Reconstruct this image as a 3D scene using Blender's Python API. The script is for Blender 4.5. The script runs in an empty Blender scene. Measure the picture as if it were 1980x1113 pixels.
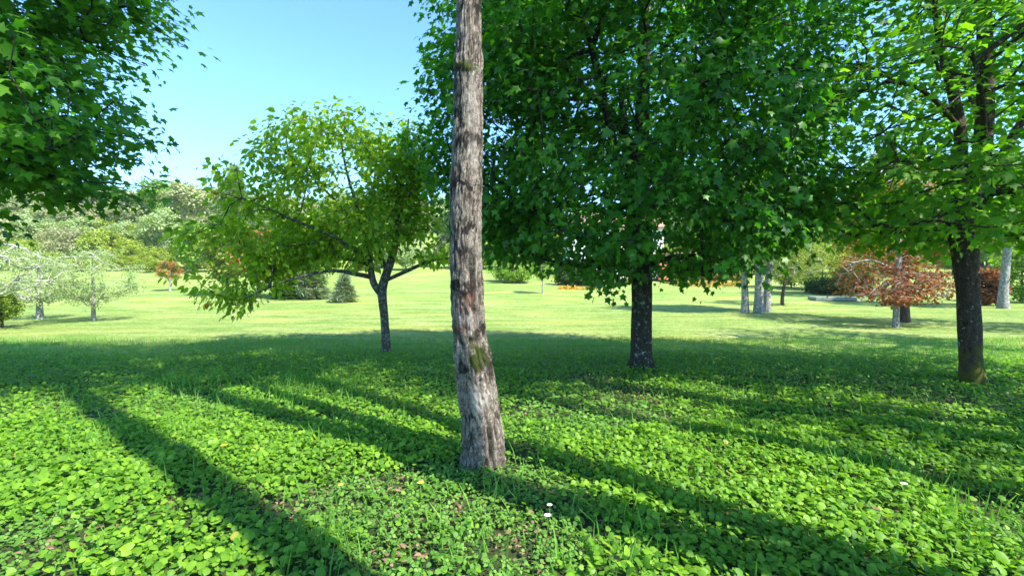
import bpy, math, random
import numpy as np
from mathutils import Matrix, Vector
rng = np.random.default_rng(11)
random.seed(11)
C = bpy.context.scene.collection
scene = bpy.context.scene
R = math.radians

# ------------------------------------------------------------------ camera
EYE = np.array([0.0, 0.0, 1.6]); F = 900.0; PITCH = R(1.05)
cam_d = bpy.data.cameras.new('camera'); cam = bpy.data.objects.new('camera', cam_d); C.objects.link(cam)
cam.location = EYE; cam.rotation_euler = (R(90) - PITCH, 0, 0)
cam_d.sensor_width = 36; cam_d.lens = F/1980*36; cam_d.clip_end = 3000; cam_d.clip_start = .05
scene.camera = cam
# ------------------------------------------------------------------ light
SUN_EL = R(49); SUN_AZ = math.atan2(.78, -.627)          # azimuth from +Y towards +X
w = bpy.data.worlds.new('World'); scene.world = w; w.use_nodes = True
nt = w.node_tree; bg = nt.nodes['Background']
sky = nt.nodes.new('ShaderNodeTexSky'); sky.sky_type = 'NISHITA'; sky.sun_disc = False
sky.sun_elevation = SUN_EL; sky.sun_rotation = SUN_AZ
sky.air_density = 1.0; sky.dust_density = .15; sky.ozone_density = 1.6
hs = nt.nodes.new('ShaderNodeMix'); hs.data_type = 'RGBA'; hs.blend_type = 'MULTIPLY'; hs.inputs[0].default_value = 1
nt.links.new(sky.outputs[0], hs.inputs[6]); hs.inputs[7].default_value = (.62, .93, 1.15, 1)   # the clean cyan of this sky
nt.links.new(hs.outputs[2], bg.inputs[0]); bg.inputs[1].default_value = .15
sd = bpy.data.lights.new('sun', 'SUN'); sun = bpy.data.objects.new('sun', sd); C.objects.link(sun)
sd.energy = 4.4; sd.angle = R(.55); sd.color = (1.0, .95, .86)
sdir = Vector((.78*math.cos(SUN_EL), -.627*math.cos(SUN_EL), math.sin(SUN_EL)))
sun.rotation_euler = sdir.to_track_quat('Z', 'Y').to_euler()
sun.location = (20, -16, 30)
vs = scene.view_settings
vs.view_transform = 'Standard'; vs.look = 'None'; vs.gamma = 1; vs.exposure = 1.47; vs.use_curve_mapping = False
scene.cycles.max_bounces = 8; scene.cycles.diffuse_bounces = 4; scene.cycles.transmission_bounces = 5
scene.cycles.transparent_max_bounces = 4

# ------------------------------------------------------------------ noise
def _hash(ix, iy, iz, seed):
    h = (ix*374761393 + iy*668265263 + iz*2147483647 + seed*1274126177) & 0xFFFFFFFF
    h = ((h ^ (h >> 13))*1274126177) & 0xFFFFFFFF
    h = ((h ^ (h >> 16))*2246822519) & 0xFFFFFFFF
    return ((h ^ (h >> 15)) & 0xFFFFFF)/float(0xFFFFFF)
def vnoise(p, seed=0):
    p = np.asarray(p, float); i = np.floor(p).astype(np.int64); f = p - i; f = f*f*(3-2*f)
    r = 0
    for dx in (0, 1):
        wx = f[:, 0] if dx else 1-f[:, 0]
        for dy in (0, 1):
            wy = f[:, 1] if dy else 1-f[:, 1]
            for dz in (0, 1):
                wz = f[:, 2] if dz else 1-f[:, 2]
                r = r + wx*wy*wz*_hash(i[:, 0]+dx, i[:, 1]+dy, i[:, 2]+dz, seed)
    return r*2-1
def fbm(p, seed=0, o=4):
    s = 0; a = 1; t = 0
    for k in range(o):
        s = s + a*vnoise(np.asarray(p)*(2.03**k)+k*7.3, seed+k); t += a; a *= .5
    return s/t
def n2(x, y, f, seed=0, o=3):
    x = np.atleast_1d(x).astype(float); y = np.atleast_1d(y).astype(float)
    return fbm(np.stack([x*f, y*f, np.zeros_like(x)+.37], 1), seed, o)
def sst(a, b, x):
    t = np.clip((x-a)/(b-a), 0, 1); return t*t*(3-2*t)

# ------------------------------------------------------------------ terrain
def terrain(x, y):
    x = np.atleast_1d(np.asarray(x, float)); y = np.atleast_1d(np.asarray(y, float))
    d = np.clip(y-14, 0, None)
    side = sst(-8, 14, x - .1*y)                 # 0 left, 1 right
    k = .00125*(1-side) + .00088*side
    d1 = np.minimum(d, 46)
    h = k*d1*d1 + 2*k*46*np.clip(d-46, 0, 110)*.9
    hill = np.clip(y-66, 0, 110)*(.15*(1-side) + .05*side)
    h = h + hill + .30*n2(x, y, .05, 5)*sst(18, 45, y) + .035*n2(x, y, .45, 9)*sst(1, 4, np.abs(y)+np.abs(x))
    return h
def T(x, y): return float(terrain(x, y)[0])
def ray(px, py):
    a = (px-990)/F; b = (556.5-py)/F
    return np.array([a, math.cos(PITCH)+b*math.sin(PITCH), -math.sin(PITCH)+b*math.cos(PITCH)])
def at(px, py, d):
    r = ray(px, py); return EYE + r*(d/r[1])
def ground_at(px, py):
    r = ray(px, py); d = .5
    while d < 140:
        p = EYE + r*(d/r[1])
        if p[2] < T(p[0], p[1]): break
        d += .05 + d*.002
    return np.array([p[0], p[1], T(p[0], p[1])])
def pix(P):
    P = np.asarray(P) - EYE; c, s = math.cos(PITCH), math.sin(PITCH)
    dep = P[:, 1]*c - P[:, 2]*s; up = P[:, 1]*s + P[:, 2]*c
    dep = np.where(dep < .05, .05, dep)
    return 990 + F*P[:, 0]/dep, 556.5 - F*up/dep, dep

# ------------------------------------------------------------------ mesh helpers
def np_mesh(name, V, Fc, mat=None, smooth=False, attrs=None):
    V = np.ascontiguousarray(V, np.float32); Fc = np.ascontiguousarray(Fc, np.int32)
    me = bpy.data.meshes.new(name); n = Fc.shape[1]
    me.vertices.add(len(V)); me.vertices.foreach_set('co', V.ravel())
    me.loops.add(Fc.size); me.loops.foreach_set('vertex_index', Fc.ravel())
    me.polygons.add(len(Fc))
    me.polygons.foreach_set('loop_start', np.arange(0, Fc.size, n, dtype=np.int32))
    me.polygons.foreach_set('loop_total', np.full(len(Fc), n, np.int32))
    if smooth: me.polygons.foreach_set('use_smooth', np.ones(len(Fc), bool))
    me.update(calc_edges=True)
    for k, v in (attrs or {}).items():
        a = me.attributes.new(k, 'FLOAT', 'POINT'); a.data.foreach_set('value', np.ascontiguousarray(v, np.float32))
    if mat: me.materials.append(mat)
    return me
def link(name, me, parent=None, loc=None):
    o = bpy.data.objects.new(name, me); C.objects.link(o)
    if parent: o.parent = parent
    if loc is not None: o.location = loc
    return o
def tag(o, label=None, cat=None, group=None, kind=None):
    if label: o['label'] = label
    if cat: o['category'] = cat
    if group: o['group'] = group
    if kind: o['kind'] = kind
    return o
def empty(name, loc, label, cat, group=None):
    o = bpy.data.objects.new(name, None); C.objects.link(o); o.location = loc; o.empty_display_size = .2
    return tag(o, label, cat, group)
def copy_tree(o, loc, rz, sc, label=None, parent=None):
    c = o.copy(); C.objects.link(c)
    if parent is None:
        c.location = loc; c.rotation_euler = (0, 0, rz); c.scale = sc
        if label: c['label'] = label
    else: c.parent = parent
    for ch in list(o.children):
        copy_tree(ch, None, 0, None, None, c)
    return c
def norm(v): return v/np.maximum(np.linalg.norm(v, axis=-1, keepdims=True), 1e-9)
def frames(tip, nrm):
    y = norm(tip); z = norm(nrm - (nrm*y).sum(1, keepdims=True)*y); x = np.cross(y, z)
    return np.stack([x, y, z], 2)           # columns
def scatter(tv, tf, pos, rot, sc):
    """instances of a template as one vertex / face array"""
    n = len(pos)
    V = np.einsum('nij,vj->nvi', rot, tv)*sc[:, None, None] + pos[:, None, :]
    Fc = tf[None] + (np.arange(n)*len(tv))[:, None, None]
    return V.reshape(-1, 3), Fc.reshape(-1, tf.shape[1])
def merge(parts):
    Vs, Fs, o = [], [], 0
    for V, Fc in parts:
        Vs.append(V); Fs.append(Fc+o); o += len(V)
    return np.concatenate(Vs), np.concatenate(Fs)

# leaf shapes (stalk at origin, tip along +Y, about 1 long)
def fan(outline, cen, cup):
    v = np.array([list(cen)+[0.0]] + [list(p)+[0.0] for p in outline])
    r2 = (v[:, 0]**2 + (v[:, 1]-cen[1])**2)
    v[:, 2] = -cup*r2 + .10*np.abs(v[:, 0])
    n = len(outline)
    return v, np.array([[0, 1+(i+1) % n, 1+i] for i in range(n)])
_h = [(.38, -.05), (.31, .2), (.56, .52), (.24, .55)]
MAPLE = fan([(0, 0)]+_h+[(0, 1.0)]+[(-x, y) for x, y in _h[::-1]], (0, .3), .42)
_h = [(.24, .22), (.25, .6)]
OVATE = fan([(0, 0)]+_h+[(0, 1.05)]+[(-x, y) for x, y in _h[::-1]], (0, .42), .45)
_h = [(.27, -.07), (.5, .22), (.42, .62)]
HEART = fan([(0, .03)]+_h+[(0, .95)]+[(-x, y) for x, y in _h[::-1]], (0, .38), .55)
_h = [(.36, .16), (.33, .68)]
ROUND = fan([(0, 0)]+_h+[(0, .92)]+[(-x, y) for x, y in _h[::-1]], (0, .42), .5)
# three leaflets
def trifoil():
    P = []
    for a in (0, 2.0, -2.0):
        c, s = math.cos(a), math.sin(a); v, f = OVATE
        v = v*np.array([.75, .55, .5]); v = v + [0, .06, 0]
        P.append((np.stack([v[:, 0]*c - v[:, 1]*s, v[:, 0]*s + v[:, 1]*c, v[:, 2]], 1), f))
    return merge(P)
TRI = trifoil()
# a small loose spray of leaves for crowns far away
def spray(n, seed, w=.16, l=.42):
    r = np.random.default_rng(seed); P = []
    for k in range(n):
        a = r.uniform(0, 6.283); t = norm(np.array([[math.cos(a), math.sin(a), r.uniform(-.6, .7)]]))
        rot = frames(t, r.normal(size=(1, 3))+[[0, 0, 1.2]])
        tv = np.array([[0, 0, 0], [w, l*.5, .03], [0, l, -.04], [-w, l*.45, .03]])
        P.append(scatter(tv, np.array([[0, 1, 2], [0, 2, 3]]), r.normal(size=(1, 3))*.22, rot, np.ones(1)))
    return merge(P)
SPRAY = spray(7, 3)
def needles(n, seed):
    r = np.random.default_rng(seed); P = []
    for k in range(n):
        a = r.uniform(0, 6.283); t = norm(np.array([[math.cos(a), math.sin(a), r.uniform(-.5, .3)]]))
        rot = frames(t, r.normal(size=(1, 3))*.5+[[0, 0, 1]])
        tv = np.array([[-.03, 0, 0], [.03, 0, 0], [.05, .3, -.02], [0, .6, -.08], [-.05, .3, -.02]])
        P.append(scatter(tv, np.array([[0, 1, 2], [0, 2, 3], [0, 3, 4]]), r.normal(size=(1, 3))*.12, rot, np.ones(1)))
    return merge(P)
NEEDLE = needles(8, 5)

# ------------------------------------------------------------------ materials
def new_mat(name):
    m = bpy.data.materials.new(name); m.use_nodes = True; t = m.node_tree; t.nodes.clear()
    return m, t
def N(t, typ, **kw):
    n = t.nodes.new(typ)
    for k, v in kw.items(): setattr(n, k, v)
    return n
def ramp(t, fac, stops):
    r = N(t, 'ShaderNodeValToRGB'); e = r.color_ramp.elements
    while len(e) < len(stops): e.new(.5)
    for el, (p, c) in zip(e, stops): el.position = p; el.color = (*c, 1)
    t.links.new(fac, r.inputs[0]); return r.outputs[0]
def noise_tex(t, scale, detail=4, vec=None, rough=.55, dist=0):
    n = N(t, 'ShaderNodeTexNoise'); n.inputs['Scale'].default_value = scale; n.inputs['Detail'].default_value = detail
    n.inputs['Roughness'].default_value = rough; n.inputs['Distortion'].default_value = dist
    if vec is not None: t.links.new(vec, n.inputs['Vector'])
    return n.outputs['Fac']
def mix(t, fac, a, b, mode='MIX'):
    m = N(t, 'ShaderNodeMix', data_type='RGBA', blend_type=mode)
    for s, v in ((m.inputs[0], fac), (m.inputs[6], a), (m.inputs[7], b)):
        if hasattr(v, 'is_linked'): t.links.new(v, s)
        elif isinstance(v, (int, float)): s.default_value = v
        else: s.default_value = (*v, 1)
    return m.outputs[2]
def mth(t, op, a, b=None, clamp=False):
    m = N(t, 'ShaderNodeMath', operation=op, use_clamp=clamp)
    for s, v in ((m.inputs[0], a), (m.inputs[1], b)):
        if v is None: continue
        if hasattr(v, 'is_linked'): t.links.new(v, s)
        else: s.default_value = v
    return m.outputs[0]
def leaf_mat(name, dark, light, trans=.45, tcol=None, rough=.45, patch=None, accent=None, spec=.35):
    m, t = new_mat(name)
    g = N(t, 'ShaderNodeNewGeometry'); oi = N(t, 'ShaderNodeObjectInfo')
    v = mth(t, 'FRACT', mth(t, 'ADD', g.outputs['Random Per Island'], oi.outputs['Random']))
    col = mix(t, v, dark, light)
    if patch:                                    # larger, slow change of colour through the plants
        tc = N(t, 'ShaderNodeTexCoord')
        f = noise_tex(t, patch[0], 2, tc.outputs['Object'])
        col = mix(t, mth(t, 'MULTIPLY', mth(t, 'SUBTRACT', f, .38, True), 2.2, True), col, patch[1])
    if accent:
        col = mix(t, mth(t, 'GREATER_THAN', v, accent[0]), col, accent[1])
    pb = N(t, 'ShaderNodeBsdfPrincipled'); pb.inputs['Roughness'].default_value = rough
    pb.inputs['Specular IOR Level'].default_value = spec
    t.links.new(col, pb.inputs['Base Color'])
    tr = N(t, 'ShaderNodeBsdfTranslucent')
    tcm = mix(t, 1.0, col, tcol or (1.6, 1.7, .7), 'MULTIPLY'); t.links.new(tcm, tr.inputs[0])
    ms = N(t, 'ShaderNodeMixShader'); ms.inputs[0].default_value = trans
    t.links.new(pb.outputs[0], ms.inputs[1]); t.links.new(tr.outputs[0], ms.inputs[2])
    o = N(t, 'ShaderNodeOutputMaterial'); t.links.new(ms.outputs[0], o.inputs[0])
    return m
def bark_mat(name, dark, light, lichen=None, lich_t=.62, scale=9, moss=None, stains_sun=False):
    m, t = new_mat(name)
    tc = N(t, 'ShaderNodeTexCoord'); mp = N(t, 'ShaderNodeMapping'); mp.inputs['Scale'].default_value = (1, 1, .22)
    t.links.new(tc.outputs['Object'], mp.inputs[0])
    f = noise_tex(t, scale*2.4, 6, mp.outputs[0], .65, .6)
    f2 = noise_tex(t, scale*.5, 3, tc.outputs['Object'])
    mp2 = N(t, 'ShaderNodeMapping'); mp2.inputs['Scale'].default_value = (1, 1, .62); t.links.new(tc.outputs['Object'], mp2.inputs[0])
    ck = noise_tex(t, scale*2.6, 5, mp2.outputs[0], .6, 1.2)
    crack = ramp(t, mth(t, 'ABSOLUTE', mth(t, 'SUBTRACT', ck, .5)), [(.0, (1, 1, 1)), (.055, (0, 0, 0))])
    f3 = noise_tex(t, scale*9, 3, tc.outputs['Object'])
    col = ramp(t, mth(t, 'ADD', mth(t, 'MULTIPLY', f, .75), mth(t, 'MULTIPLY', f3, .25)), [(.36, dark), (.62, light)])
    col = mix(t, mth(t, 'MULTIPLY', f2, .5), col, tuple(.5*(a+b)*.8 for a, b in zip(dark, light)))
    if stains_sun:
        a = N(t, 'ShaderNodeAttribute', attribute_name='height_in')
        cr_ = a.outputs['Fac']
    if lichen:
        fl = noise_tex(t, scale*1.3, 5, tc.outputs['Object'], .7)
        k = ramp(t, fl, [(lich_t-.03, (0, 0, 0)), (lich_t+.03, (1, 1, 1))])
        col = mix(t, mth(t, 'MULTIPLY', k, .85), col, lichen)
    col = mix(t, mth(t, 'MULTIPLY', crack, .72), col, tuple(.35*c for c in dark))
    if stains_sun: col = mix(t, ramp(t, cr_, [(.12, (.92, .92, .92)), (.62, (0, 0, 0))]), col, (.022, .017, .013))
    if moss:
        sp = N(t, 'ShaderNodeSeparateXYZ'); t.links.new(tc.outputs['Object'], sp.inputs[0])
        zf = ramp(t, mth(t, 'ADD', mth(t, 'MULTIPLY', sp.outputs[2], moss[1]), mth(t, 'MULTIPLY', noise_tex(t, 5, 4, tc.outputs['Object']), 1.2)),
                  [(.70, (1, 1, 1)), (.86, (0, 0, 0))])
        col = mix(t, mth(t, 'MULTIPLY', zf, .8), col, moss[0])
    if stains_sun:
        for at_, c_, k_ in (('dark', (.018, .015, .012), .95), ('rust', (.15, .065, .042), .65), ('moss', (.05, .06, .012), .95), ('pale', (.42, .36, .30), .7)):  # pale carries sunlight painted into the bark colour
            a = N(t, 'ShaderNodeAttribute', attribute_name=at_)
            nz = mth(t, 'ADD', mth(t, 'MULTIPLY', noise_tex(t, 30, 5, tc.outputs['Object'], .7), 1.6), -.8)
            fm = mth(t, 'MULTIPLY', mth(t, 'MULTIPLY', mth(t, 'ADD', mth(t, 'MULTIPLY', a.outputs['Fac'], 2.0), mth(t, 'ADD', nz, -.55), True), 1.4, True), k_)
            col = mix(t, fm, col, c_)
    pb = N(t, 'ShaderNodeBsdfPrincipled'); pb.inputs['Roughness'].default_value = .9
    pb.inputs['Specular IOR Level'].default_value = .15
    t.links.new(col, pb.inputs['Base Color'])
    b = N(t, 'ShaderNodeBump'); b.inputs['Strength'].default_value = .7; b.inputs['Distance'].default_value = .012
    t.links.new(mth(t, 'SUBTRACT', f, mth(t, 'MULTIPLY', crack, .5)), b.inputs['Height']); t.links.new(b.outputs[0], pb.inputs['Normal'])
    o = N(t, 'ShaderNodeOutputMaterial'); t.links.new(pb.outputs[0], o.inputs[0])
    return m
def plain(name, c1, c2, scale=6, rough=.85, bump=.2):
    m, t = new_mat(name); tc = N(t, 'ShaderNodeTexCoord')
    f = noise_tex(t, scale, 5, tc.outputs['Object'])
    pb = N(t, 'ShaderNodeBsdfPrincipled'); pb.inputs['Roughness'].default_value = rough
    t.links.new(ramp(t, f, [(.35, c1), (.65, c2)]), pb.inputs['Base Color'])
    b = N(t, 'ShaderNodeBump'); b.inputs['Strength'].default_value = bump; t.links.new(f, b.inputs['Height'])
    t.links.new(b.outputs[0], pb.inputs['Normal'])
    o = N(t, 'ShaderNodeOutputMaterial'); t.links.new(pb.outputs[0], o.inputs[0]); return m

M_maple = leaf_mat('maple_leaf', (.024, .105, .010), (.090, .270, .016), .45, (1.5, 1.9, .5))
M_maple2 = leaf_mat('field_maple_leaf', (.060, .190, .012), (.165, .350, .022), .58, (1.6, 1.7, .45))
M_maple3 = leaf_mat('left_maple_leaf', (.042, .145, .010), (.130, .300, .018), .5, (1.5, 1.9, .5))
M_cherry = leaf_mat('cherry_leaf', (.115, .250, .014), (.360, .510, .035), .55, (1.6, 1.6, .45), accent=(.985, (.28, .14, .03)))
M_cover = leaf_mat('ground_cover_leaf', (.068, .195, .013), (.270, .470, .030), .42, (1.5, 1.6, .5), patch=(1.1, (.11, .25, .02)), accent=(.999, (.40, .36, .06)), rough=.5, spec=.3)
M_small = leaf_mat('small_weed_leaf', (.065, .190, .025), (.200, .390, .055), .4, (1.4, 1.6, .6), patch=(.9, (.15, .28, .05)), rough=.55, spec=.3)
M_grass = leaf_mat('grass_blade', (.075, .220, .025), (.210, .400, .060), .4, (1.4, 1.6, .6), rough=.5, spec=.25)
M_lawnblade = leaf_mat('lawn_blade', (.17, .26, .07), (.30, .36, .13), .3, (1.2, 1.25, .8), patch=(.25, (.34, .37, .15)), rough=.6)
M_dry = leaf_mat('dry_leaf', (.12, .07, .035), (.32, .21, .12), .15, (1.2, 1, .8), rough=.8)
M_bark_near = bark_mat('grey_bark', (.070, .054, .040), (.37, .305, .24), lichen=(.42, .40, .34), lich_t=.64, scale=9, stains_sun=True)
M_bark_maple = bark_mat('maple_bark', (.022, .020, .014), (.085, .072, .052), lichen=(.36, .38, .34), lich_t=.60, scale=10)
M_bark_right = bark_mat('mossy_bark', (.030, .022, .015), (.13, .092, .065), lichen=(.40, .41, .36), lich_t=.63, scale=11, moss=((.10, .10, .012), .40))
M_bark_cherry = bark_mat('cherry_bark', (.045, .042, .03), (.14, .13, .10), lichen=(.30, .31, .26), lich_t=.55, scale=14)
M_bark_pale = bark_mat('pale_bark', (.13, .125, .105), (.42, .40, .36), lichen=(.55, .54, .50), lich_t=.55, scale=9)
M_bark_brown = bark_mat('brown_bark', (.04, .03, .02), (.16, .12, .09), scale=8)
M_twig_pale = plain('pale_twig', (.26, .25, .20), (.50, .49, .42), 20)

def ground_material():
    m, t = new_mat('ground_grass'); tc = N(t, 'ShaderNodeTexCoord'); g = tc.outputs['Object']
    sp = N(t, 'ShaderNodeSeparateXYZ'); t.links.new(g, sp.inputs[0])
    mp = N(t, 'ShaderNodeMapping'); mp.inputs['Scale'].default_value = (.35, 1, 1); t.links.new(g, mp.inputs[0])
    big = noise_tex(t, .16, 4, mp.outputs[0]); mid = noise_tex(t, 1.1, 5, mp.outputs[0]); fine = noise_tex(t, 16, 6, g, .8)
    lawn = ramp(t, mid, [(.34, (.16, .26, .055)), (.50, (.27, .345, .10)), (.66, (.38, .40, .17))])
    lawn = mix(t, mth(t, 'MULTIPLY', ramp(t, big, [(.42, (0, 0, 0)), (.62, (1, 1, 1))]), .55), lawn, (.17, .29, .06))
    lawn = mix(t, 1.0, lawn, ramp(t, fine, [(.30, (.30, .38, .25)), (.60, (1.28, 1.25, 1.2))]), 'MULTIPLY')
    lawn = mix(t, 1.0, lawn, ramp(t, noise_tex(t, 4.5, 5, g, .7), [(.32, (.62, .70, .55)), (.62, (1.15, 1.12, 1.1))]), 'MULTIPLY')
    yel = noise_tex(t, .45, 4, mp.outputs[0])
    lawn = mix(t, mth(t, 'MULTIPLY', ramp(t, yel, [(.50, (0, 0, 0)), (.66, (1, 1, 1))]), .42), lawn, (.42, .38, .08))
    soil = ramp(t, mid, [(.35, (.030, .060, .015)), (.65, (.095, .10, .045))])
    k = ramp(t, mth(t, 'ADD', mth(t, 'MULTIPLY', sp.outputs[1], .1), mth(t, 'MULTIPLY', mid, .5)), [(.0, (0, 0, 0)), (1.0, (1, 1, 1))])
    kk = mth(t, 'MULTIPLY', mth(t, 'SUBTRACT', mth(t, 'ADD', sp.outputs[1], mth(t, 'MULTIPLY', mid, 4)), 9.5), .45, True)
    col = mix(t, kk, soil, lawn)
    pb = N(t, 'ShaderNodeBsdfPrincipled'); pb.inputs['Roughness'].default_value = .95; pb.inputs['Specular IOR Level'].default_value = .1
    t.links.new(col, pb.inputs['Base Color'])
    b = N(t, 'ShaderNodeBump'); b.inputs['Strength'].default_value = .8; b.inputs['Distance'].default_value = .06
    t.links.new(fine, b.inputs['Height']); t.links.new(b.outputs[0], pb.inputs['Normal'])
    o = N(t, 'ShaderNodeOutputMaterial'); t.links.new(pb.outputs[0], o.inputs[0]); return m

# ------------------------------------------------------------------ ground
def grid_axis(lo, hi, n, c=3.0):
    u = np.linspace(-1, 1, n); s = np.sinh(c*u)/np.sinh(c)
    return np.where(s < 0, -lo*s, hi*s)
gx = grid_axis(-260, 260, 200, 5); gy = grid_axis(-45, 330, 240, 5)
X, Y = np.meshgrid(gx, gy); Z = terrain(X.ravel(), Y.ravel())
Vg = np.stack([X.ravel(), Y.ravel(), Z], 1); nx_, ny_ = len(gx), len(gy)
a = np.arange(nx_*ny_).reshape(ny_, nx_)
Fg = np.stack([a[:-1, :-1].ravel(), a[:-1, 1:].ravel(), a[1:, 1:].ravel(), a[1:, :-1].ravel()], 1)
tag(link('ground', np_mesh('ground', Vg, Fg, ground_material(), True)), kind='structure')

# ------------------------------------------------------------------ trees
def catmull(P, n):
    P = np.asarray(P, float); P = np.vstack([2*P[0]-P[1], P, 2*P[-1]-P[-2]]); out = []
    for i in range(1, len(P)-2):
        for k in range(n):
            t = k/n; a, b, c, d = P[i-1], P[i], P[i+1], P[i+2]
            out.append(.5*((2*b)+(-a+c)*t+(2*a-5*b+4*c-d)*t*t+(-a+3*b-3*c+d)*t**3))
    out.append(P[-2]); return np.array(out)
def tube(path, sides=12, rough=.05, seed=0, knob=0):
    """path: n x 4 (x, y, z, r) -> quads; rough = bark relief relative to radius"""
    P = path[:, :3]; r = path[:, 3]; n = len(P)
    tg = norm(np.gradient(P, axis=0)); ref = np.array([.3, 1, .05]) if abs(tg[0][2]) > .6 else np.array([0, 0, 1.0])
    u = norm(np.cross(tg, ref)); v = np.cross(tg, u)
    th = np.linspace(0, 2*np.pi, sides, endpoint=False)
    cs, sn = np.cos(th), np.sin(th)
    D = u[:, None, :]*cs[None, :, None] + v[:, None, :]*sn[None, :, None]
    base = P[:, None, :] + D*r[:, None, None]
    q = base.reshape(-1, 3)
    ns = fbm(q*np.array([9, 9, 2.5]), seed, 3).reshape(n, sides) + .8*fbm(q*2.0, seed+9, 2).reshape(n, sides)
    V = (P[:, None, :] + D*(r[:, None]*(1+rough*ns))[:, :, None]).reshape(-1, 3)
    a = np.arange(n*sides).reshape(n, sides); b = np.roll(a, -1, 1)
    Fq = np.stack([a[:-1].ravel(), b[:-1].ravel(), b[1:].ravel(), a[1:].ravel()], 1)
    return V, Fq
def prisms(A, B, ra, rb, sides=4):
    d = norm(B-A); ref = np.where(np.abs(d[:, 2:3]) > .8, [[1, 0, 0.]], [[0, 0, 1.]])
    u = norm(np.cross(d, ref)); v = np.cross(d, u); n = len(A)
    th = np.linspace(0, 2*np.pi, sides, endpoint=False)
    D = u[:, None]*np.cos(th)[None, :, None] + v[:, None]*np.sin(th)[None, :, None]
    V = np.concatenate([A[:, None]+D*ra[:, None, None], B[:, None]+D*rb[:, None, None]], 1).reshape(-1, 3)
    i = np.arange(sides); f = np.stack([i, (i+1) % sides, (i+1) % sides + sides, i+sides], 1)
    return V, (f[None] + (np.arange(n)*2*sides)[:, None, None]).reshape(-1, 4)

def sample_env(env, n, shell, r, zmin, gapf, gapt, seed):
    W = np.array([e[6] for e in env], float); W /= W.sum(); out = []
    while len(out) < n:
        m = n*3; k = r.choice(len(env), m, p=W); E = np.array([e[:6] for e in env])[k]
        d = norm(r.normal(size=(m, 3))); rad = r.uniform(0, 1, m)**(1/3)
        rad = rad*(1-shell) + shell*(1 - .30*r.uniform(0, 1, m)**1.5)
        rad = rad*(1 + .16*vnoise(d*2.2+seed, seed))
        p = E[:, :3] + d*E[:, 3:6]*rad[:, None]
        ok = (vnoise(p*gapf, seed+3) > gapt)
        zb = zmin if not callable(zmin) else zmin(p)
        ok &= p[:, 2] > zb
        out += list(p[ok])
    return np.array(out[:n])

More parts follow.
